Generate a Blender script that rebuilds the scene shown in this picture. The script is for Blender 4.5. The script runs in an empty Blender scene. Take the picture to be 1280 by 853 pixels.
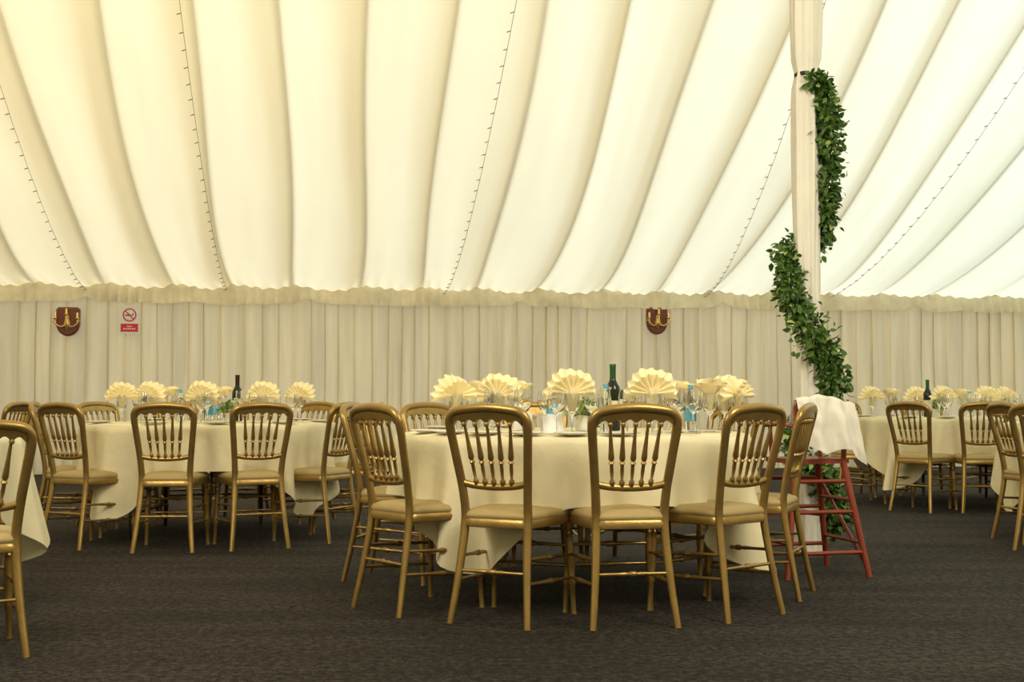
import bpy, math, random
from mathutils import Vector, Matrix, noise
random.seed(7)
sc = bpy.context.scene
try:
    sc.view_settings.view_transform = 'Standard'
    sc.view_settings.look = 'None'
except Exception: pass

# ------------------------------------------------------------------ materials
def new_mat(name):
    m = bpy.data.materials.new(name); m.use_nodes = True
    return m, m.node_tree.nodes, m.node_tree.links
def pmat(name, col, rough=.5, metal=0, var=.12, nscale=8, bump=0, bscale=60, trans=0, ior=1.45, sheen=0, stretch=None, col2=None, emis=None):
    m, N, L = new_mat(name)
    b = N['Principled BSDF']
    b.inputs['Roughness'].default_value = rough
    b.inputs['Metallic'].default_value = metal
    b.inputs['IOR'].default_value = ior
    b.inputs['Transmission Weight'].default_value = trans
    tc = N.new('ShaderNodeTexCoord'); src = tc.outputs['Object']
    if stretch:
        mp = N.new('ShaderNodeMapping'); mp.inputs['Scale'].default_value = stretch
        L.new(src, mp.inputs['Vector']); src = mp.outputs['Vector']
    n = N.new('ShaderNodeTexNoise'); n.inputs['Scale'].default_value = nscale; n.inputs['Detail'].default_value = 5
    L.new(src, n.inputs['Vector'])
    mx = N.new('ShaderNodeMix'); mx.data_type = 'RGBA'
    c2 = col2 if col2 else tuple(c*(1-var) for c in col)
    c1 = col if col2 else tuple(min(1, c*(1+var*.6)) for c in col)
    mx.inputs['A'].default_value = (*c1, 1); mx.inputs['B'].default_value = (*c2, 1)
    L.new(n.outputs['Fac'], mx.inputs['Factor']); L.new(mx.outputs['Result'], b.inputs['Base Color'])
    if bump:
        n2 = N.new('ShaderNodeTexNoise'); n2.inputs['Scale'].default_value = bscale; n2.inputs['Detail'].default_value = 4
        L.new(src, n2.inputs['Vector'])
        bp = N.new('ShaderNodeBump'); bp.inputs['Strength'].default_value = bump; bp.inputs['Distance'].default_value = .01
        L.new(n2.outputs['Fac'], bp.inputs['Height']); L.new(bp.outputs['Normal'], b.inputs['Normal'])
    return m

def fabric_mat(name, col, tcol, tfac, seam_shade=False, nscale=3, bump=.2, bscale=40, stretch=(1,1,1), dark=.86):
    m, N, L = new_mat(name)
    for n in list(N):
        if n.type == 'BSDF_PRINCIPLED': N.remove(n)
    out = [n for n in N if n.type == 'OUTPUT_MATERIAL'][0]
    d = N.new('ShaderNodeBsdfDiffuse'); t = N.new('ShaderNodeBsdfTranslucent'); mx = N.new('ShaderNodeMixShader')
    tc = N.new('ShaderNodeTexCoord'); mp = N.new('ShaderNodeMapping'); mp.inputs['Scale'].default_value = stretch
    L.new(tc.outputs['Object'], mp.inputs['Vector'])
    n = N.new('ShaderNodeTexNoise'); n.inputs['Scale'].default_value = nscale; n.inputs['Detail'].default_value = 5
    L.new(mp.outputs['Vector'], n.inputs['Vector'])
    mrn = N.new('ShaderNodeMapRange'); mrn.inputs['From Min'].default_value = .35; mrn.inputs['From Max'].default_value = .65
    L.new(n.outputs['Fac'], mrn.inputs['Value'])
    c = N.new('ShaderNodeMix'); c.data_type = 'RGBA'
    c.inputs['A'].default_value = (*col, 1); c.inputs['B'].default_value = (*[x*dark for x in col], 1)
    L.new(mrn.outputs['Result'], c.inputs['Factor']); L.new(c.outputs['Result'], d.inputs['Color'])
    c3 = N.new('ShaderNodeMix'); c3.data_type = 'RGBA'
    c3.inputs['A'].default_value = (*tcol, 1); c3.inputs['B'].default_value = (*[x*.93 for x in tcol], 1)
    L.new(n.outputs['Fac'], c3.inputs['Factor']); L.new(c3.outputs['Result'], t.inputs['Color'])
    bp = N.new('ShaderNodeBump'); bp.inputs['Strength'].default_value = bump; bp.inputs['Distance'].default_value = .02
    n2 = N.new('ShaderNodeTexNoise'); n2.inputs['Scale'].default_value = bscale; n2.inputs['Detail'].default_value = 3
    L.new(mp.outputs['Vector'], n2.inputs['Vector']); L.new(n2.outputs['Fac'], bp.inputs['Height'])
    L.new(bp.outputs['Normal'], d.inputs['Normal'])
    if seam_shade:
        a = N.new('ShaderNodeAttribute'); a.attribute_name = 'seam_shade'
        mr = N.new('ShaderNodeMapRange'); mr.inputs['To Min'].default_value = tfac; mr.inputs['To Max'].default_value = tfac*.5  # fold shade along the seams, put in as lower translucency
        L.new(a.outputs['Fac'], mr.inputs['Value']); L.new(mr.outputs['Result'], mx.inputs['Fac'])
    else:
        mx.inputs['Fac'].default_value = tfac
    L.new(d.outputs[0], mx.inputs[1]); L.new(t.outputs[0], mx.inputs[2]); L.new(mx.outputs[0], out.inputs['Surface'])
    return m

M = {}
M['gold'] = pmat('gold_painted_wood', (.37, .24, .075), .33, .74, .35, 14, .1, 60)
M['pad'] = pmat('seat_pad_fabric', (.42, .31, .13), .55, 0.15, .12, 30, .2, 200)
M['cloth'] = fabric_mat('table_linen', (.86, .77, .52), (.6, .55, .4), .1, nscale=5, bump=.35, bscale=9, dark=.92)
M['napkin'] = fabric_mat('napkin_linen', (1.0, .89, .57), (1, .88, .56), .2, nscale=20, bump=.1, dark=.97)
M['ceil'] = fabric_mat('ceiling_lining', (.88, .81, .61), (.92, .86, .68), .5, seam_shade=True, nscale=.8, bump=.1, bscale=4, dark=.95)
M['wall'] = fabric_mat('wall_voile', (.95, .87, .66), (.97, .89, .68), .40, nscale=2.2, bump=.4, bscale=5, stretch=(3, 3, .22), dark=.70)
M['valance'] = fabric_mat('valance_voile', (.92, .84, .64), (.9, .84, .65), .25, nscale=8, bump=.3, bscale=14)
M['whitecloth'] = fabric_mat('white_cotton', (.92, .88, .78), (.8, .78, .72), .15, nscale=6, bump=.2, bscale=20, dark=.95)
M['glass'] = pmat('clear_glass', (.98, .99, .99), .02, 0, 0.01, 5, trans=1)
M['bottle'] = pmat('dark_green_glass', (.010, .016, .008), .08, 0, .1, 5)
M['foil'] = pmat('bottle_foil', (.02, .09, .03), .35, .5, .1, 20)
M['foilr'] = pmat('bottle_foil_black', (.03, .01, .01), .35, .5, .1, 20)
M['label'] = pmat('bottle_label', (.7, .62, .45), .6, 0, .2, 40)
M['blue'] = pmat('blue_label', (.10, .38, .60), .5, 0, .2, 60)
M['china'] = pmat('white_china', (.82, .80, .76), .2, 0, .04, 10)
M['steel'] = pmat('cutlery_steel', (.6, .58, .54), .2, 1, .1, 20)
M['leaf'] = pmat('ivy_leaf', (.125, .23, .04), .36, 0, 0, 9, col2=(.014, .055, .010))
M['leaf2'] = pmat('pale_leaf', (.35, .45, .12), .45, 0, .3, 9)
M['petal'] = pmat('white_petal', (.85, .83, .70), .6, 0, .1, 20)
M['red'] = pmat('red_stained_wood', (.27, .050, .024), .35, 0, .3, 12, .1, 50)
M['plaque'] = pmat('mahogany_plaque', (.19, .05, .03), .3, 0, .35, 18)
M['brass'] = pmat('polished_brass', (.85, .60, .22), .32, .85, .1, 12)
M['signw'] = pmat('sign_white', (.8, .78, .76), .5, 0, .03, 12)
M['signr'] = pmat('sign_red', (.65, .03, .04), .5, 0, .05, 12)
M['black'] = pmat('black_rubber', (.012, .012, .012), .5, 0, .2, 12)
M['wire'] = pmat('light_cable', (.22, .21, .16), .5, 0, .2, 12)
M['bulb'] = pmat('unlit_bulb', (.30, .30, .27), .2, 0, .1, 12)

# floor matting
m, N, L = new_mat('floor_matting'); M['floor'] = m
b = N['Principled BSDF']; b.inputs['Roughness'].default_value = .9; b.inputs['Specular IOR Level'].default_value = .2
tc = N.new('ShaderNodeTexCoord')
n1 = N.new('ShaderNodeTexNoise'); n1.inputs['Scale'].default_value = 30; n1.inputs['Detail'].default_value = 9; n1.inputs['Roughness'].default_value = .95
mp = N.new('ShaderNodeMapping'); mp.inputs['Scale'].default_value = (.45, 2.4, 1); mp.inputs['Rotation'].default_value = (0, 0, -.1)
n2 = N.new('ShaderNodeTexNoise'); n2.inputs['Scale'].default_value = 1.4; n2.inputs['Detail'].default_value = 6
L.new(tc.outputs['Object'], n1.inputs['Vector']); L.new(tc.outputs['Object'], mp.inputs['Vector']); L.new(mp.outputs['Vector'], n2.inputs['Vector'])
r1 = N.new('ShaderNodeValToRGB'); r1.color_ramp.elements[0].position = .46; r1.color_ramp.elements[1].position = .58
r1.color_ramp.elements[0].color = (.008, .0062, .0052, 1); r1.color_ramp.elements[1].color = (.098, .080, .068, 1)
L.new(n1.outputs['Fac'], r1.inputs['Fac'])
mr = N.new('ShaderNodeMapRange'); mr.inputs['From Min'].default_value = .3; mr.inputs['From Max'].default_value = .7
mr.inputs['To Min'].default_value = .55; mr.inputs['To Max'].default_value = 1.3
L.new(n2.outputs['Fac'], mr.inputs['Value'])
vm = N.new('ShaderNodeVectorMath'); vm.operation = 'SCALE'
L.new(r1.outputs['Color'], vm.inputs[0]); L.new(mr.outputs['Result'], vm.inputs['Scale']); L.new(vm.outputs[0], b.inputs['Base Color'])
bp = N.new('ShaderNodeBump'); bp.inputs['Strength'].default_value = 1; bp.inputs['Distance'].default_value = .012
L.new(n1.outputs['Fac'], bp.inputs['Height']); L.new(bp.outputs['Normal'], b.inputs['Normal'])

# ------------------------------------------------------------------ mesh builder
class MB:
    def __init__(s): s.v = []; s.f = []; s.m = []
    def add(s, vs, fs, mat=0):
        o = len(s.v); s.v += [tuple(p) for p in vs]
        for f in fs: s.f.append([i+o for i in f]); s.m.append(mat)
    def tube(s, pts, ra, rb=None, seg=8, mat=0, ref=(0, 1, 0)):
        pts = [Vector(p) for p in pts]; n = len(pts)
        if not hasattr(ra, '__len__'): ra = [ra]*n
        if rb is None: rb = ra
        if not hasattr(rb, '__len__'): rb = [rb]*n
        ref = Vector(ref); vs = []
        for i, p in enumerate(pts):
            t = (pts[min(i+1, n-1)]-pts[max(i-1, 0)]).normalized()
            a = ref - t*ref.dot(t)
            if a.length < 1e-3: a = Vector((1, 0, 0)) - t*t.x
            a.normalize(); bb = t.cross(a)
            for k in range(seg):
                w = 2*math.pi*k/seg
                vs.append(p + a*ra[i]*math.cos(w) + bb*rb[i]*math.sin(w))
        fs = [[i*seg+k, i*seg+(k+1) % seg, (i+1)*seg+(k+1) % seg, (i+1)*seg+k] for i in range(n-1) for k in range(seg)]
        fs.append(list(range(seg))[::-1]); fs.append([(n-1)*seg+k for k in range(seg)])
        s.add(vs, fs, mat)
    def turned(s, A, B, prof, seg=8, mat=0):
        A = Vector(A); B = Vector(B)
        d = (B-A).normalized(); ref = (0, 1, 0) if abs(d.y) < .8 else (1, 0, 0)
        s.tube([A+(B-A)*q for q, r in prof], [r for q, r in prof], seg=seg, mat=mat, ref=ref)
    def lathe(s, prof, seg=16, mat=0, c=(0, 0, 0)):
        vs = []
        for r, z in prof:
            for k in range(seg):
                w = 2*math.pi*k/seg; vs.append((c[0]+r*math.cos(w), c[1]+r*math.sin(w), c[2]+z))
        n = len(prof)
        fs = [[i*seg+k, i*seg+(k+1) % seg, (i+1)*seg+(k+1) % seg, (i+1)*seg+k] for i in range(n-1) for k in range(seg)]
        s.add(vs, fs, mat)
    def box(s, c, d, mat=0, R=None):
        vs = []
        for x in (-.5, .5):
            for y in (-.5, .5):
                for z in (-.5, .5):
                    p = Vector((x*d[0], y*d[1], z*d[2]))
                    if R: p = R @ p
                    vs.append(Vector(c)+p)
        s.add(vs, [[0, 1, 3, 2], [4, 6, 7, 5], [0, 4, 5, 1], [2, 3, 7, 6], [0, 2, 6, 4], [1, 5, 7, 3]], mat)
    def grid(s, fn, nu, nv, mat=0, closed=False):
        vs = [fn(i/(nu), j/(nv)) for i in range(nu+(0 if closed else 1)) for j in range(nv+1)]
        w = nv+1; cnt = nu+(0 if closed else 1)
        fs = []
        for i in range(nu):
            i2 = (i+1) % cnt
            for j in range(nv): fs.append([i*w+j, i2*w+j, i2*w+j+1, i*w+j+1])
        s.add(vs, fs, mat)
    def mesh(s, name, mats, smooth=True, angle=45):
        me = bpy.data.meshes.new(name); me.from_pydata(s.v, [], s.f)
        for k in mats: me.materials.append(M[k])
        me.polygons.foreach_set('material_index', s.m)
        me.validate(); me.update()
        if smooth:
            me.shade_smooth()
            if angle: me.set_sharp_from_angle(angle=math.radians(angle))
        return me
def obj(name, me, loc=(0, 0, 0), rz=0, parent=None, scale=1):
    o = bpy.data.objects.new(name, me); sc.collection.objects.link(o)
    o.location = loc; o.rotation_euler = (0, 0, rz); o.scale = (scale,)*3
    if parent: o.parent = parent
    return o
def empty(name, loc=(0, 0, 0), rz=0):
    o = bpy.data.objects.new(name, None); sc.collection.objects.link(o); o.location = loc; o.rotation_euler = (0, 0, rz)
    o.empty_display_size = .1
    return o
def smooth_path(P, n=6):
    P = [Vector(p) for p in P]; out = []
    for i in range(len(P)-1):
        p0 = P[max(i-1, 0)]; p1 = P[i]; p2 = P[i+1]; p3 = P[min(i+2, len(P)-1)]
        for k in range(n):
            t = k/n
            out.append(.5*((2*p1)+(-p0+p2)*t+(2*p0-5*p1+4*p2-p3)*t*t+(-p0+3*p1-3*p2+p3)*t**3))
    out.append(P[-1]); return out
F = 1500.; EYE = .93
def X(px, d): return (px-640)/F*d

# ------------------------------------------------------------------ tent shell
C8, S8 = math.cos(math.radians(8.3)), math.sin(math.radians(8.3))
def TP(u, t, z): return Vector((-6.4+C8*u+S8*t, 15+S8*u-C8*t, z))
TR = 8.9; U0, U1 = -7., 20.
def roofz(t):
    tt = t if t <= TR else 2*TR-t
    tt = max(tt, 0)
    if tt > 6.5: return 2.38+.168*6.5**1.55+(tt-6.5)*.50
    return 2.38+.168*tt**1.55
def u_of_px(px):
    k = (px-640)/F
    return (6.4+15*k)/(C8-k*S8)

# floor
mb = MB()
mb.grid(lambda a, b: TP(U0-.3+(U1-U0+.6)*a, -.3+(2*TR+.6)*b, 0), 2, 2)
mb.grid(lambda a, b: TP(U0-.3+(U1-U0+.6)*a, -.3+(2*TR+.6)*b, -.05), 2, 2)
obj('floor', mb.mesh('floor', ['floor'], False))

# ceiling
PW = .79; useam = u_of_px(447)
NP = 22
ua = useam - math.ceil((useam-U0)/PW)*PW
npan = math.ceil((U1-ua)/PW)
def bill(u, t):
    q = (u-ua)/PW; v = q-math.floor(q); pid = math.floor(q)
    tt = t if t <= TR else 2*TR-t
    env = min(1, .3+tt/1.2)
    amp = .115+.07*noise.noise(Vector((pid*3.1, 0, 0)))
    ex = 1.5+.9*noise.noise(Vector((pid*1.7, 4, 0)))
    sv = v**ex
    b = -amp*4*sv*(1-sv)*env
    wv = math.sin(math.pi*v)
    b += (.040*noise.noise(Vector((u*1.8, tt*.35, 3)))+.016*noise.noise(Vector((u*6, tt*.5, 8))))*env*wv
    if tt < .8: b += (1-tt/.8)*.02*math.sin(u*38+2*noise.noise(Vector((u*3, 0, 0))))
    return b, v
nu = npan*NP; nt = 84
vs = []; seam_shade = []
def dseam(k, t): return .05*math.sin(t*.9+k*1.7)+.03*math.sin(k*4.3)*t/5
def udr(u, t):
    q = (u-ua)/PW; k = math.floor(q); v = q-k
    return dseam(k, t)*(1-v)+dseam(k+1, t)*v
for i in range(nu+1):
    k_, r_ = divmod(i, NP)
    v_ = r_/NP; v_ = v_+.06*math.sin(2*math.pi*v_)*-1  # denser near the seams
    u = ua+PW*(k_+v_)
    for j in range(nt+1):
        t = 2*TR*j/nt
        bz, v = bill(u+1e-6, t)
        vs.append(TP(u+udr(u+1e-6, t), t, roofz(t)+bz)); seam_shade.append(1. if r_ in (0,) else (.8 if r_ == NP-1 else (.3 if r_ in (1, NP-2) else 0.)))  # weights for the shade put in beside each seam
fs = [[i*(nt+1)+j, (i+1)*(nt+1)+j, (i+1)*(nt+1)+j+1, i*(nt+1)+j+1] for i in range(nu) for j in range(nt)]
mb = MB(); mb.add(vs, fs)
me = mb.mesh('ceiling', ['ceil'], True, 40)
at = me.attributes.new('seam_shade', 'FLOAT', 'POINT'); at.data.foreach_set('value', seam_shade)
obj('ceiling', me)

# draped walls
def curtain(name, fn, length, seed, step=.016, rows=10, zt=2.40):
    n = int(length/step); mb = MB()
    def g(a, b):
        u = a*length; z = zt*(1-b)
        ph = u*2*math.pi/.21 + 5*noise.noise(Vector((u*1.3, seed, 0))) + .7*noise.noise(Vector((u*2, seed, z*.8)))
        am = .050+.05*noise.noise(Vector((u*.9, seed, 5)))
        sn = math.sin(ph)
        o = am*sn+.018*math.sin(ph*2.3+1)+.09*noise.noise(Vector((u*.8, z*.5, seed)))
        return fn(u+.035*math.cos(ph), .10+o*(.5+.5*b**.5), z)
    mb.grid(g, n, rows)
    return obj(name, mb.mesh(name, ['wall'], True, None))
LU = U1-U0
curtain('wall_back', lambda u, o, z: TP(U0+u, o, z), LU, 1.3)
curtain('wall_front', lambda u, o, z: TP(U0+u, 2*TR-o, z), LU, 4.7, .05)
def endwall(name, u0, s, seed):
    mb = MB(); L_ = 2*TR; n = 260
    def g(a, b):
        t = a*L_; z = (roofz(t)+.05)*(1-b)
        return TP(u0+s*(.06+.03*math.sin(t*2*math.pi/.2+2*noise.noise(Vector((t, seed, 0))))), t, z)
    mb.grid(g, n, 6); obj(name, mb.mesh(name, ['wall'], True, None))
endwall('wall_left', U0, 1, 2); endwall('wall_right', U1, -1, 9)

# valance (ruffled trim at eave)
mb = MB(); n = int(LU/.018)
def gv(a, b):
    u = a*LU; q = (u+U0-u_of_px(385))/2.75+100; fr = q-math.floor(q)
    sag = .035*4*fr*(1-fr)
    hem_ = .265+.035*noise.noise(Vector((u*2.3, 1, 1)))-.06*math.exp(-(min(fr, 1-fr)/.04)**2)
    z = 2.43-sag*.6-hem_*b+.008*noise.noise(Vector((u*6, 0, 0)))
    ph = u*2*math.pi/.13+6*noise.noise(Vector((u*1.7, 7, 0)))
    am = .6+1.1*noise.noise(Vector((u*1.1, 17, 0)))
    o = .20+.05*b+(.012+.030*b)*am*math.sin(ph)+.04*noise.noise(Vector((u*2.5, b, 3)))-.03*(b < .02)
    return TP(U0+u, o, z)
mb.grid(gv, n, 7)
mb.tube([TP(U0+LU*i/200, .17, 2.43-.003*math.sin(i)) for i in range(201)], .02, seg=6)
obj('trim_valance', mb.mesh('trim_valance', ['valance'], True, None))

# fairy lights
mb = MB()
for px, dr in ((112, 0), (285, .0), (553, .18), (878, -.45), (1032, .1), (-60, 0), (1330, 0)):
    u0 = u_of_px(px); pts = []
    for k in range(60):
        t = .15+8.4*k/59
        u = u0+dr*t/5.
        bz, v = bill(u, t)
        pts.append(TP(u, t, roofz(t)+bz-.03-.01*abs(math.sin(k*.8))))
    mb.tube(pts, .0024, seg=4, mat=0)
    for k in range(0, 44):
        t = .3+8.0*k/44; f = (t-.15)/8.4*59; i = int(f); p = pts[i].lerp(pts[min(i+1, 59)], f-i)
        e = p+Vector((-.04, 0, -.012))
        mb.tube([p, p.lerp(e, .5)], .0045, seg=4, mat=0); mb.tube([p.lerp(e, .5), e], [.006, .003], seg=5, mat=1)
obj('fairy_lights', mb.mesh('fairy_lights', ['wire', 'bulb'], False))

# ------------------------------------------------------------------ chair
def back_y(z):
    P = [(0, -.02), (.2, .02), (.42, .055), (.55, .045), (.75, .0), (.95, -.055)]
    for (z0, y0), (z1, y1) in zip(P, P[1:]):
        if z <= z1:
            return y0+(y1-y0)*(z-z0)/(z1-z0)
    return P[-1][1]
def build_chair():
    mb = MB()
    half = [(-.180, 0), (-.160, .2), (-.147, .42), (-.152, .55), (-.168, .70), (-.181, .82), (-.176, .865), (-.145, .892), (-.08, .903), (0, .908)]
    path = half + [(-x, z) for x, z in half[::-1][1:]]
    P = smooth_path([(x, back_y(z)-(.0+.25*(.03-x*x) if z > .8 else 0), z) for x, z in path], 5)
    ra = []; rb = []
    for p in P:
        if p.z < .8: w = .0165+.003*min(1, p.z/.45)
        else: w = .0205
        if p.z < .3: w = .0145+.004*p.z/.3
        ra.append(w*.85); rb.append(w)
    mb.tube(P, ra, rb, seg=10)
    ns = 5; xt = [-.108+.054*i for i in range(ns)]; xb = [-.082+.041*i for i in range(ns)]
    def rail_top(x): return .895-.35*x*x
    def rail_y(x, z): return back_y(z)-.25*(.03-x*x)
    n = 60; front = []
    for i in range(n+1):
        x = -.162+.324*i/n
        q = (x+.108)/.054
        sc_ = abs(math.sin(math.pi*q)) if -1 <= q <= 5 else 0
        zt = rail_top(x); zb = .852-.3*x*x-.012+.020*sc_
        front.append((x, zt, zb))
    vs = []
    for x, zt, zb in front:
        for z in (zt, zb):
            y = rail_y(x, z)
            vs += [(x, y-.010, z), (x, y+.010, z)]
    fs = []
    for i in range(n):
        a = i*4; b_ = a+4
        fs += [[a, b_, b_+2, a+2], [a+1, a+3, b_+3, b_+1], [a+2, b_+2, b_+3, a+3], [a, a+1, b_+1, b_]]
    mb.add(vs, fs)
    LR = [(-.152, .59), (-.09, .578), (0, .573), (.09, .578), (.152, .59)]
    mb.tube(smooth_path([(x, back_y(z), z) for x, z in LR], 4), .009, .015, seg=8)
    prof = [(0, .006), (.05, .010), (.08, .006), (.13, .007), (.3, .0085), (.48, .012), (.56, .0135), (.60, .008), (.63, .013), (.66, .008), (.75, .0085), (.88, .006), (.91, .012), (.94, .012), (1, .008)]
    prof = [(1-a, b_) for a, b_ in prof][::-1]
    for a, c in zip(xb, xt):
        zb = .575+.5*a*a; zt = .85
        mb.turned((a, back_y(zb), zb), (c, rail_y(c, zt), zt), prof, 8)
        mb.lathe([(0, .012), (.008, .009), (.0115, 0), (.008, -.009), (0, -.012)], 8, 0, (c, rail_y(c, .835)-.006, .838))
    mb.tube([(-.145, .055, .425), (.145, .055, .425)], .012, .018, seg=8)
    def outline(w_b, w_f, y0, y1, r=.05, n=5):
        C = [(-w_b, y0), (w_b, y0), (w_f, y1), (-w_f, y1)]; out = []
        for i in range(4):
            p = Vector(C[i]); a = (Vector(C[i-1])-p).normalized(); b_ = (Vector(C[(i+1) % 4])-p).normalized()
            for k in range(n+1):
                t = k/n
                out.append((p+a*r*(1-t)**2+b_*r*t*t))
        return out
    O = outline(.162, .212, .035, .445)
    cen = Vector((0, .25)); nO = len(O)
    def ring(s, z): return [(cen.x+(p.x-cen.x)*s, cen.y+(p.y-cen.y)*s, z) for p in O]
    def loft(rings, mat):
        vs = [q for r in rings for q in r]; fs = []
        for i in range(len(rings)-1):
            for k in range(nO): fs.append([i*nO+k, i*nO+(k+1) % nO, (i+1)*nO+(k+1) % nO, (i+1)*nO+k])
        fs.append([k for k in range(nO)][::-1]); fs.append([(len(rings)-1)*nO+k for k in range(nO)])
        mb.add(vs, fs, mat)
    loft([ring(.93, .400), ring(.99, .404), ring(1.0, .425), ring(.97, .438)], 0)
    loft([ring(.95, .435), ring(.985, .445), ring(.985, .455), ring(.95, .468), ring(.8, .478), ring(.5, .484), ring(.2, .486)], 1)
    lp = [(0, .017), (.06, .020), (.1, .013), (.13, .019), (.16, .013), (.22, .016), (.45, .019), (.62, .014), (.66, .019), (.70, .013), (.85, .012), (.97, .011), (1, .013)]
    FL = {}
    for s in (-1, 1):
        A = Vector((s*.180, .405, .405)); B = Vector((s*.197, .425, 0)); FL[s] = (A, B)
        mb.turned(A, B, lp, 10)
    sp = [(0, .007), (.3, .0075), (.4, .010), (.44, .007), (.47, .013), (.53, .013), (.56, .007), (.6, .010), (.7, .0075), (1, .007)]
    def fleg(s, z): A, B = FL[s]; return A.lerp(B, 1-z/.405)
    def rleg(s, z):
        x = .180-.033*min(1, z/.42); return Vector((s*x, back_y(z), z))
    for s in (-1, 1):
        for z in (.27, .17): mb.turned(rleg(s, z+.01), fleg(s, z-.01), sp, 8)
    for z in (.30, .21): mb.turned(fleg(-1, z), fleg(1, z), sp, 8)
    mb.turned(rleg(-1, .22), rleg(1, .22), sp, 8)
    return mb.mesh('dining_chair', ['gold', 'pad'])
chair_me = build_chair()
def chair(x, y, face, s=.988):   # face: angle from +Y clockwise toward +X (deg)
    return obj('dining_chair', chair_me, (x, y, 0), -math.radians(face), scale=s)

# ------------------------------------------------------------------ table
def build_cloth(corner, R=.875, H=.772, seed=0, base=.29):
    mb = MB(); n = 280; ks = 16
    def g(a, b):
        th = a*2*math.pi
        phi = th-math.radians(corner)
        c = abs(math.cos(2*phi))**5
        D = base+.32*c
        if b <= .3:
            r = R*b/.3; return Vector((r*math.sin(th), -r*math.cos(th), H+.003*noise.noise(Vector((r*4*math.sin(th), r*4*math.cos(th), seed)))))
        s = (b-.3)/.7
        w = math.sin(th*19+4.5*noise.noise(Vector((math.sin(th)*2, math.cos(th)*2, seed))))
        fl = .05+.10*w+.09*noise.noise(Vector((math.sin(th)*3, math.cos(th)*3, seed+2)))
        cf = .18*c*math.cos(phi*2*7)
        edge = .012*(1-math.exp(-s*12))
        r = R+edge+s*D*(fl+cf*.8)
        z = H-.008*(1-math.exp(-s*20))-s*D
        return Vector((r*math.sin(th), -r*math.cos(th), z))
    mb.grid(g, n, 22, closed=True)
    return mb.mesh('tablecloth', ['cloth'], True, None)
def build_tbase():
    mb = MB()
    mb.lathe([(0, .762), (.86, .762), (.865, .755), (.86, .742), (0, .742)], 48)
    for sx in (-1, 1):
        for sy in (-1, 1):
            mb.tube([(sx*.42, sy*.35, .75), (sx*.44, sy*.42, 0)], .014, seg=8, mat=1)
        mb.tube([(sx*.435, -.4, .16), (sx*.435, .4, .16)], .01, seg=8, mat=1, ref=(1, 0, 0))
    return mb.mesh('table_frame', ['label', 'black'])
tb = build_tbase()
def table(cx, cy, corner, seed, base=.29):
    e = empty('round_dining_table', (cx, cy, 0))
    obj('tablecloth', build_cloth(corner, seed=seed, base=base), parent=e)
    obj('table_frame', tb, parent=e)
def ring_chairs(cx, cy, angs, r=1.14):
    for a in angs:
        if isinstance(a, tuple): a, rr, tw = a
        else: rr, tw = r, 0
        t = math.radians(a)
        chair(cx+rr*math.sin(t), cy-rr*math.cos(t), -a+tw)

T1 = (.30, 6.05); table(*T1, 57, 1)
ring_chairs(*T1, [(-50, 1.15, 0), (-20, 1.14, 6), (10, 1.14, 0), (39, 1.15, 0), (74, 1.12, 8), (124, 1.10, 0), 156, -172, -138, -106])
T2 = (-2.12, 8.5); table(*T2, -31, 2)
ring_chairs(*T2, [(-36, 1.18, -8), (0, 1.16, -4), (29, 1.14, 4), (62, 1.14, 0), 98, (150, 1.14, 0), 180, -155, (-120, 1.14, 0), -76])
T3 = (-3.12, 5.35); table(*T3, 20, 3)
chair(-1.90, 4.30, -33, .93)
ring_chairs(*T3, [10])
T6 = (-4.95, 9.4); table(*T6, 20, 6); ring_chairs(*T6, [82, 40, 130, 0])
T4 = (4.05, 11.0); table(*T4, -52, 4)
ring_chairs(*T4, [(-37, 1.22, 8), (-9, 1.14, 0), 25, 60, 95, 140, 175, -142, -88])
T5 = (4.32, 8.3); table(*T5, 0, 5)
chair(3.27, 7.92, 80); chair(3.25, 7.36, 42)
ring_chairs(*T5, [30, 70, 120, 170])

# ------------------------------------------------------------------ tableware
def build_fan():
    mb = MB()
    def layer(R, N_, ang, y0, lip, zc, am, sq):
        def g(a, b):
            k = a*2*N_; w = -math.radians(ang)+2*math.radians(ang)*a
            r = R*(.06+.94*b)
            odd = math.cos(math.pi*k)
            rr = r*(1+.05*odd*b+.04*math.sin(5*w+R*90)*b)
            return Vector((rr*math.sin(w), y0+odd*am*b-lip*b**2.5+.008*math.sin(3*w)*b, zc+sq*rr*math.cos(w)))
        mb.grid(g, N_*6, 6)
    layer(.112, 10, 108, .006, -.030, .178, .012, .92)
    layer(.092, 9, 96, -.012, .034, .172, .011, .85)
    def st(a, b):
        w = 2*math.pi*a; odd = math.cos(10*w)
        r = (.012+.022*b)*(1+.15*odd); return Vector((r*math.cos(w), r*.7*math.sin(w), .095+.10*b))
    mb.grid(st, 40, 3)
    return mb.mesh('napkin_fan', ['napkin'], True, 70)
def build_lily():
    mb = MB()
    for i in range(7):
        a0 = i*2*math.pi/7+.3; ln = .105+.02*math.sin(i*2.1)
        def g(a, b):
            w = (a-.5)*2; wd = .055*math.sin(math.pi*min(1, b*.85+.08))
            r = .015+.080*b**1.5; z = .16+ln*b-.035*b**4
            c = Vector((math.cos(a0), math.sin(a0), 0)); t = Vector((-c.y, c.x, 0))
            return c*(r-.018*w*w)+t*(w*wd)+Vector((0, 0, z+.01*abs(w)))
        mb.grid(g, 6, 7)
    def st(a, b):
        w = 2*math.pi*a; r = (.010+.018*b); return Vector((r*math.cos(w), r*math.sin(w), .10+.09*b))
    mb.grid(st, 12, 3)
    return mb.mesh('napkin_lily', ['napkin'], True, 70)
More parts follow.
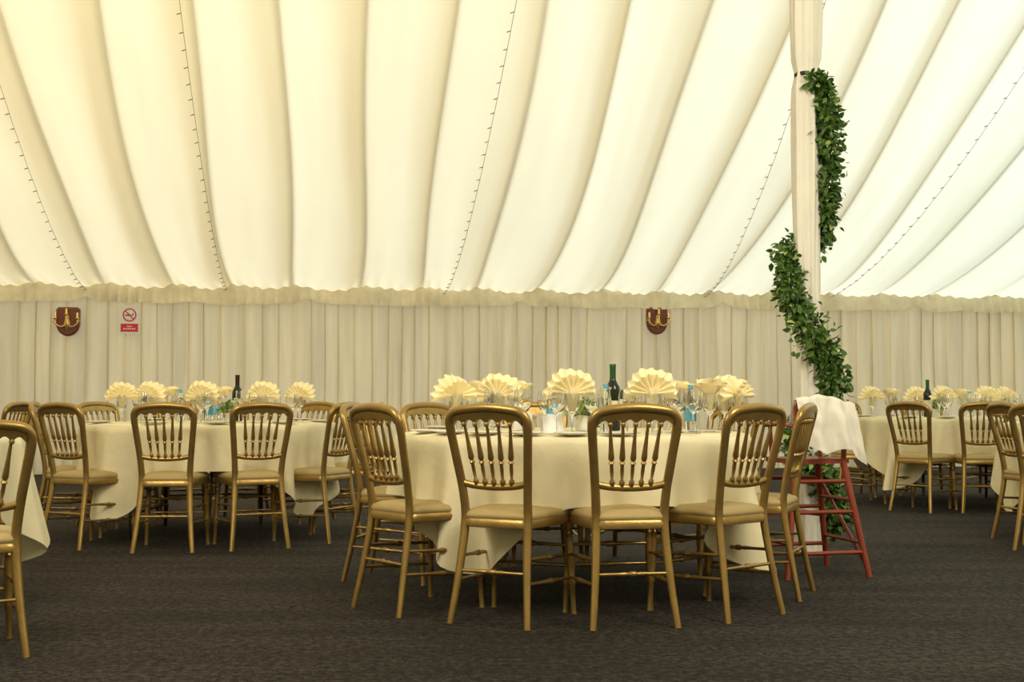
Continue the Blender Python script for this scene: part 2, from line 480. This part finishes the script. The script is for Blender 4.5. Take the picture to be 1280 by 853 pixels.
def build_glass(h=.185, rb=.036, rt=.031):
    mb = MB(); s = h/.185
    mb.lathe([(0, 0), (.033, 0), (.033, .002), (.012, .006), (.0045, .012), (.004, .075*s), (.010, .085*s), (.028, .10*s), (rb, .125*s), (rb*.97, .155*s), (rt, h), (rt-.0015, h), (rb*.97-.002, .155*s), (rb-.002, .125*s), (.026, .103*s), (0, .09*s)], 18)
    return mb.mesh('wine_glass', ['glass'], True, 50)
def build_flute():
    mb = MB()
    mb.lathe([(0, 0), (.030, 0), (.030, .002), (.008, .006), (.004, .012), (.004, .07), (.012, .09), (.022, .13), (.024, .17), (.022, .215), (.0205, .215), (.0225, .17), (.0205, .13), (0, .085)], 16)
    return mb.mesh('champagne_flute', ['glass'], True, 50)
def build_wine(foil='foil'):
    mb = MB()
    mb.lathe([(0, 0), (.034, 0), (.037, .006), (.037, .20), (.034, .22), (.020, .245), (.0145, .26), (.0145, .272)], 24, 0)
    mb.lathe([(.0152, .255), (.0152, .32), (.0165, .321), (.0165, .330), (.015, .333), (0, .333)], 20, 1)
    mb.lathe([(.0376, .06), (.0376, .15)], 24, 2)
    return mb.mesh('wine_bottle', ['bottle', foil, 'label'], True, 40)
def build_water():
    mb = MB()
    mb.lathe([(0, 0), (.026, 0), (.028, .006), (.028, .15), (.024, .175), (.013, .20), (.011, .215)], 20, 0)
    mb.lathe([(.0125, .207), (.0125, .228), (0, .229)], 14, 1)
    mb.lathe([(.0288, .05), (.0288, .11)], 20, 1)
    return mb.mesh('water_bottle', ['glass', 'blue'], True, 40)
def build_plate():
    mb = MB()
    mb.lathe([(0, .004), (.05, .004), (.055, .008), (.085, .014), (.088, .012), (.055, .002), (.04, 0), (0, 0)], 28)
    return mb.mesh('side_plate', ['china'], True, 50)
def build_cutlery():
    mb = MB()
    for x, w in ((-.012, .004), (.012, .006)):
        mb.tube([(x, -.10, .003), (x, 0, .004), (x, .06, .003), (x, .10, .003)], [.0018]*4, [.004, .003, w, .004*1.5], seg=6, ref=(0, 0, 1))
    return mb.mesh('cutlery_pair', ['steel'])
def leaf(mb, p, d, up, ln, wd, mat):
    d = d.normalized(); s = d.cross(up)
    if s.length < 1e-3: s = Vector((1, 0, 0))
    s.normalize(); nn = s.cross(d)
    vs = [p, p+d*ln*.35+s*wd*.5+nn*wd*.12, p+d*ln*.75+s*wd*.33+nn*wd*.05, p+d*ln-nn*ln*.12, p+d*ln*.75-s*wd*.33+nn*wd*.05, p+d*ln*.35-s*wd*.5+nn*wd*.12, p+d*ln*.5-nn*wd*.05]
    mb.add(vs, [[0, 1, 6], [1, 2, 6], [2, 3, 6], [3, 4, 6], [4, 5, 6], [5, 0, 6]], mat)
def rv(): 
    return Vector((random.gauss(0, 1), random.gauss(0, 1), random.gauss(0, 1))).normalized()
def build_flowers():
    mb = MB()
    mb.lathe([(0, 0), (.045, 0), (.05, .01), (.035, .05), (.045, .09), (.042, .09), (0, .05)], 18, 2)
    for i in range(190):
        d = rv(); d.z = abs(d.z)*.9
        p = Vector((0, 0, .09))+d*random.uniform(.03, .10)
        leaf(mb, p, d+rv()*.6, rv(), random.uniform(.03, .055), random.uniform(.018, .03), random.choice((0, 1, 1)))
    for i in range(18):
        d = rv(); d.z = abs(d.z)*.9; c = Vector((0, 0, .11))+d*random.uniform(.09, .13)
        for k in range(3):
            for j in range(5+k):
                w = 2*math.pi*j/(5+k)+k; a = Vector((math.cos(w), math.sin(w), 0)); 
                dd = (a*(.4+.3*k)+d*.9)
                leaf(mb, c, dd, d, .024, .022, 3)
    return mb.mesh('flower_arrangement', ['leaf', 'leaf2', 'china', 'petal'], True, 60)
def build_card():
    mb = MB()
    R1 = Matrix.Rotation(math.radians(15), 3, 'X'); R2 = Matrix.Rotation(math.radians(-15), 3, 'X')
    mb.box((0, .012, .045), (.10, .0015, .09), 0, R1); mb.box((0, -.012, .045), (.10, .0015, .09), 0, R2)
    return mb.mesh('menu_card', ['signw'], False)
fan, lily, glass, flute = build_fan(), build_lily(), build_glass(), build_flute()
wine, wine2, water, plate, cut, card = build_wine(), build_wine('foilr'), build_water(), build_plate(), build_cutlery(), build_card()
flow = build_flowers(); bigglass = build_glass(.20, .041, .034)
TZ = .775
used = []   # (x, y, radius) of things already standing on the tables
def free(x, y, r): return all((x-a)**2+(y-b_)**2 > (r+c)**2 for a, b_, c in used)
def put(name, me, x, y, r, rz=0, s=1, force=True):
    if not force and not free(x, y, r): return
    used.append((x, y, r)); obj(name, me, (x, y, TZ), rz, scale=s)
def setnap(px, d, kind, rz=0, s=1.):
    x = X(px, d)
    put('wine_glass', glass, x, d, .036)
    obj('folded_napkin', fan if kind == 'f' else lily, (x, d, TZ), math.radians(rz), scale=s)
def settings(tc_, angs):
    for i, a in enumerate(angs):
        t = math.radians(a); sx, sy = math.sin(t), -math.cos(t); tx, ty = -sy, sx
        def at(r, k): return (tc_[0]+sx*r+tx*k, tc_[1]+sy*r+ty*k)
        put('wine_glass', bigglass, *at(.61, .12), .041, force=False)
        put('champagne_flute', flute, *at(.56, .03), .03, force=False)
        put('side_plate', plate, *at(.76, -.17), .088, force=False)
        put('cutlery_pair', cut, *at(.75, .0), .10, rz=t, force=False)

put('wine_bottle', wine, X(766, 6.0), 6.0, .04)
for px, d in ((690, 5.85), (757, 5.72), (863, 5.95)): put('water_bottle', water, X(px, d), d, .03)
put('flower_arrangement', flow, X(729, 6.06), 6.06, .11, s=.82)
put('menu_card', card, X(690, 5.55), 5.55, .05, .3)
put('menu_card', card, X(655, 6.1), 6.1, .05, -.5)
for a in [(570, 6.05, 'f', 35), (604, 6.45, 'l', 0), (622, 5.75, 'f', -12), (646, 6.3, 'l', 20), (715, 5.5, 'f', 5), (815, 5.42, 'f', -4), (850, 6.5, 'l', 10), (887, 5.8, 'l', 50), (905, 6.2, 'f', -30), (922, 6.05, 'f', 60)]:
    setnap(*a[:3], rz=a[3], s=1.06 if a[0] in (715, 815) else 1)
settings(T1, [-50, -20, 10, 39, 76, 110, 145, 180, -140, -106, -5, 25, 57, -35])
put('wine_bottle', wine2, X(297, 8.65), 8.65, .04)
for px, d in ((226, 8.45), (262, 8.35), (271, 8.75)): put('water_bottle', water, X(px, d), d, .03)
put('flower_arrangement', flow, X(287, 8.25), 8.25, .10, 1, s=.75)
for a in [(153, 8.5, 'f', 20), (186, 8.2, 'f', -10), (212, 9.0, 'l', 0), (252, 7.95, 'f', 0), (279, 9.1, 'l', 0), (329, 8.15, 'f', 5), (374, 8.45, 'f', -20)]:
    setnap(*a[:3], rz=a[3])
settings(T2, [-42, 0, 29, 62, 98, 150, -155, -120])
put('wine_bottle', wine, X(1159, 10.75), 10.75, .04)
put('flower_arrangement', flow, X(1168, 11.1), 11.1, .11, 2, s=.8)
put('water_bottle', water, X(1212, 10.8), 10.8, .03)
for a in [(1090, 11, 'f', 10), (1113, 10.7, 'l', 0), (1146, 11.4, 'f', 0), (1180, 10.6, 'f', 10), (1201, 11.1, 'l', 0), (1234, 10.8, 'f', 0), (1258, 11.2, 'f', 20)]:
    setnap(*a[:3], rz=a[3])
settings(T4, [-36, -12, 25, -88, -142])
for T, A in ((T3, (150, 110, 10, 60)), (T5, (-70, -40, 30)), (T6, (82, 130, 20))):
    put('flower_arrangement', flow, T[0], T[1], .13, 2)
    for a in A:
        t = math.radians(a); x, y = T[0]+.4*math.sin(t), T[1]-.4*math.cos(t)
        put('wine_glass', glass, x, y, .036); obj('folded_napkin', fan, (x, y, TZ), t)
    settings(T, A)

# ------------------------------------------------------------------ pole + garland
PX, PY = X(1011, 7.2), 7.2
e = empty('draped_tent_pole', (PX, PY, 0))
ptop = roofz(8.9)+.0
mb = MB(); mb.tube([(0, 0, 0), (0, 0, ptop)], .045, seg=16, ref=(0, 1, 0)); mb.box((0, 0, .01), (.2, .2, .02))
obj('pole', mb.mesh('pole', ['steel'], True, 40), parent=e)
mb = MB()
def gp(a, b):
    th = a*2*math.pi; z = .02+(ptop-.12)*b
    pinch = 1-.25*math.exp(-((z-2.9)/.06)**2)
    base = .062 + .018*max(0, min(1, (z-.9)/1.8)) + .012*max(0, min(1, (z-2.95)/.8))+.03*max(0, .7-z)
    w = .12*math.sin(5*th+z*.6)+.09*math.sin(11*th-z*1.1)+.15*noise.noise(Vector((math.cos(th)*1.5, math.sin(th)*1.5, z*1.2)))
    r = base*(1+w)*pinch
    return Vector((r*math.cos(th), r*math.sin(th), z))
mb.grid(gp, 72, 70, closed=True)
obj('pole_drape', mb.mesh('pole_drape', ['whitecloth'], True, None), parent=e)
mb = MB(); mb.lathe([(.062, 2.885), (.066, 2.89), (.066, 2.905), (.062, 2.91)], 32, 0)
mb.tube([(-.07, -.01, 2.90), (.10, -.03, 2.895)], .006, seg=6, mat=0, ref=(0, 0, 1))
obj('strap', mb.mesh('strap', ['black'], True, 40), parent=e)
def zz(py): return .93+(500-py)*7.2/F
path = [(.05, -.08, zz(100)), (.09, -.09, zz(120)), (.12, -.06, zz(160)), (.13, -.03, zz(205)), (.11, .0, zz(250)), (.09, .05, zz(290)), (0, .12, zz(308)), (-.09, .06, zz(312)), (-.12, -.04, zz(338)), (-.12, -.08, zz(370)), (-.06, -.12, zz(402)), (.03, -.13, zz(430)), (.10, -.09, zz(458)), (.13, -.03, zz(490)), (.06, .12, zz(515)), (-.08, .08, zz(545)), (-.02, -.12, zz(580)), (.10, -.10, zz(610)), (.14, -.04, zz(640)), (.12, 0, zz(655))]
GP = smooth_path(path, 10)
mb = MB(); mb.tube(GP, .012, seg=6, mat=0, ref=(0, 1, .1))
for i in range(6000):
    f = random.random()*(len(GP)-1.01); k = int(f); p = GP[k].lerp(GP[k+1], f-k)
    thick = .080+.055*noise.noise(Vector((f*.16, 0, 0)))
    if f < 12: thick *= .5+f/12*.5
    if 100 < f < 140: thick *= 1.2
    d = rv(); q = p+d*thick*random.uniform(.2, 1.0)**.8
    if random.random() < .05: q = p+d*thick*random.uniform(1, 1.4)
    if (q.x**2+q.y**2) < .0070: continue
    dd = d+rv()*.9+Vector((0, 0, -.4)); ln = random.uniform(.030, .058)
    leaf(mb, q, dd, rv()+d*1.2, ln, ln*.62, 1 if random.random() < .07 else 0)
obj('ivy_garland', mb.mesh('ivy_garland', ['leaf', 'leaf2'], True, 60), (PX, PY, 0))

# ------------------------------------------------------------------ high chair
e = empty('wooden_high_chair', (1.59, 6.50, 0), math.radians(14))
mb = MB()
feet = {}; tops = {}
for sx in (-1, 1):
    for sy in (-1, 1):
        B = Vector((sx*.235, sy*.225, 0)); T = Vector((sx*.14, sy*.14, .60)); feet[sx, sy] = B; tops[sx, sy] = T
        mb.tube([B, B.lerp(T, .5), T], [.016, .018, .018], seg=8)
def lg(sx, sy, z): return feet[sx, sy].lerp(tops[sx, sy], z/.60)
for z in (.13, .34, .50):
    for s in (-1, 1):
        mb.tube([lg(-1, s, z), lg(1, s, z)], .011, seg=8)
for z in (.18, .40):
    for s in (-1, 1):
        mb.tube([lg(s, -1, z), lg(s, 1, z)], .011, seg=8, ref=(1, 0, 0))
mb.tube([lg(1, -1, .05), lg(1, 1, .5)], .010, seg=8, ref=(1, 0, 0))
obj('legs', mb.mesh('legs', ['red']), parent=e)
mb = MB(); mb.box((0, 0, .605), (.33, .31, .025)); mb.box((0, .25, .30), (.28, .09, .018))
for s in (-1, 1): mb.tube([lg(s, 1, .29), (s*.12, .25, .295)], .01, seg=6)
obj('seat', mb.mesh('seat', ['red'], False), parent=e)
mb = MB()
for s in (-1, 1):
    mb.tube([(s*.14, -.14, .60), (s*.145, -.17, .90)], .014, seg=8)
    mb.tube([(s*.145, .12, .60), (s*.15, .13, .79)], .012, seg=8)
    mb.tube([(s*.15, -.16, .79), (s*.153, .0, .80), (s*.15, .18, .79)], .011, .018, seg=8, ref=(0, 0, 1))
for z, y in ((.90, -.17), (.82, -.165), (.72, -.155)):
    mb.tube([(-.145, y, z), (0, y-.01, z), (.145, y, z)], .009, .020, seg=8)
mb.box((0, .24, .80), (.34, .18, .016))
obj('backrest_and_tray', mb.mesh('backrest_and_tray', ['red'], True, 40), parent=e)
mb = MB()
def gd(a, b):
    x = -.165+.33*a
    L_ = .22+.13*a+.04*math.sin(a*6)
    s = b*(L_+.18)-.18
    if s < 0: y = -.175-s*.35; z = .930+s*.9
    else: y = -.20-.02*math.sin(min(1, s*8))-.05*s; z = .930-s
    y += .03*math.sin(a*15+1)*min(1, abs(s)*6); x += .05*max(0, s)*math.sin(a*3)+max(0, s)*.14
    z += .012*math.sin(a*5)*(1-abs(b-.4))+.02*math.sin(a*3.14)+.012*noise.noise(Vector((a*6, b*3, 0)))
    y += .012*noise.noise(Vector((a*9, b*7, 2)))
    return Vector((x, y-.012, z))
mb.grid(gd, 48, 30)
obj('draped_cloth', mb.mesh('draped_cloth', ['whitecloth'], True, None), parent=e)

# ------------------------------------------------------------------ wall fittings
wallrot = math.radians(8.3)
def sconce(px, z):
    u = u_of_px(px); p = TP(u, .24, z)
    e = empty('wall_sconce', p, wallrot)
    mb = MB()
    out = []
    w, h = .140, .18
    prof = [(-w, h*.85), (-w*.8, h), (w*.8, h), (w, h*.85)]
    for k in range(13):
        t = math.pi*k/12; prof.append((w*math.cos(t), -.02-(h-.02)*math.sin(t)))
    n = len(prof)
    for sc_, y in ((1, .06), (1, 0), (.9, -.015)):
        out += [(x*sc_, y, zz_*sc_) for x, zz_ in prof]
    fs = [[i*n+k, i*n+(k+1) % n, (i+1)*n+(k+1) % n, (i+1)*n+k] for i in range(2) for k in range(n)]
    fs += [list(range(n))[::-1], [2*n+k for k in range(n)]]
    mb.add(out, fs, 0); obj('plaque', mb.mesh('plaque', ['plaque'], False), parent=e)
    mb = MB()
    mb.lathe([(0, -.09), (.02, -.07), (.045, -.01), (.028, .05), (.035, .07), (.012, .1), (0, .11)], 12, 0, (0, -.03, -.02))
    for s in (-1, 0, 1):
        x = s*.13; zt = .07 if s else .12
        P = smooth_path([(0, -.04, -.03), (x*.5, -.07, -.07), (x, -.09, -.03), (x, -.09, zt-.04)], 5)
        mb.tube(P, .011, seg=6)
        mb.lathe([(0, 0), (.022, .0), (.032, .014), (.018, .018), (.015, .04), (.014, .085), (0, .09)], 10, 0, (x, -.09, zt-.05))
    mb.tube([(-.165, -.085, -.0), (-.13, -.09, .0)], .008, seg=6); mb.tube([(.165, -.085, 0), (.13, -.09, 0)], .008, seg=6)
    obj('brass_arms', mb.mesh('brass_arms', ['brass'], True, 50), parent=e)
sconce(89, 1.90); sconce(816, 1.98)
p = TP(u_of_px(165), .24, 1.925); e = empty('no_smoking_sign', p, wallrot)
mb = MB(); mb.box((0, 0, 0), (.25, .008, .34))
obj('board', mb.mesh('board', ['signw'], False), parent=e)
mb = MB()
def ringg(a, b):
    w = 2*math.pi*a; r = .068+.016*b; return Vector((r*math.cos(w), -.006, .065+r*math.sin(w)))
mb.grid(ringg, 40, 1, closed=True)
mb.box((0, -.0055, .065), (.014, .002, .14), 0, Matrix.Rotation(math.radians(-45), 3, 'Y'))
mb.box((0, -.0055, -.095), (.21, .003, .10), 0)
mb.box((-.015, -.005, .062), (.075, .002, .014), 1); mb.box((.04, -.005, .07), (.012, .002, .03), 1)
for r, wd in ((-.08, .06), (-.11, .15)): 
    for k in range(6): mb.box((-wd/2+wd*(k+.5)/6, -.0078, r), (wd/9, .001, .016), 2)
obj('symbols', mb.mesh('symbols', ['signr', 'black', 'signw'], False), parent=e)

# ------------------------------------------------------------------ light
w = bpy.data.worlds.new('sky'); sc.world = w; w.use_nodes = True
WN = w.node_tree.nodes; WL = w.node_tree.links
bg = WN['Background']; bg.inputs['Color'].default_value = (1.0, .955, .80, 1); bg.inputs['Strength'].default_value = .78
def area(name, loc, target, size, power, col):
    l = bpy.data.lights.new(name, 'AREA'); l.shape = 'DISK'; l.size = size; l.energy = power; l.color = col
    o = bpy.data.objects.new(name, l); sc.collection.objects.link(o); o.location = loc
    o.rotation_euler = (Vector(target)-Vector(loc)).to_track_quat('-Z', 'Y').to_euler()
area('added_warm_tint', (-6, 9, 14), (-4, 11, 4), 6, 1150, (1, .82, .42))  # added lamp above the roof, tints the left lining warm
area('added_cool_tint', (11, 12, 13), (8, 12.5, 4), 6, 2500, (.48, .75, 1))  # added lamp above the roof, cools and brightens the right lining
sl = bpy.data.lights.new('sun', 'SUN'); sl.energy = 2.4; sl.angle = math.radians(18); sl.color = (1, .94, .77)
so = bpy.data.objects.new('sun', sl); sc.collection.objects.link(so); so.location = (15, 5, 20)
sd = Vector((C8*.80, S8*.80-.05, .62))   # direction towards the sun
so.rotation_euler = (-sd).to_track_quat('-Z', 'Y').to_euler()
area('added_fill', (-2.6, 2.3, 3.2), (-1.5, 9.5, 1.2), 1.6, 120, (1, .92, .73))  # added fill from the camera end, brightens cloths and chairs
area('added_fill', (2.6, 2.6, 3.2), (1.5, 9.5, 1.2), 1.6, 120, (1, .92, .73))  # second added fill, right side

cam = bpy.data.cameras.new('camera'); co = bpy.data.objects.new('camera', cam); sc.collection.objects.link(co)
cam.sensor_width = 36; cam.lens = F/1280*36; cam.clip_end = 200
co.location = (0, 0, EYE); co.rotation_euler = (math.radians(92.8), 0, 0)
sc.camera = co
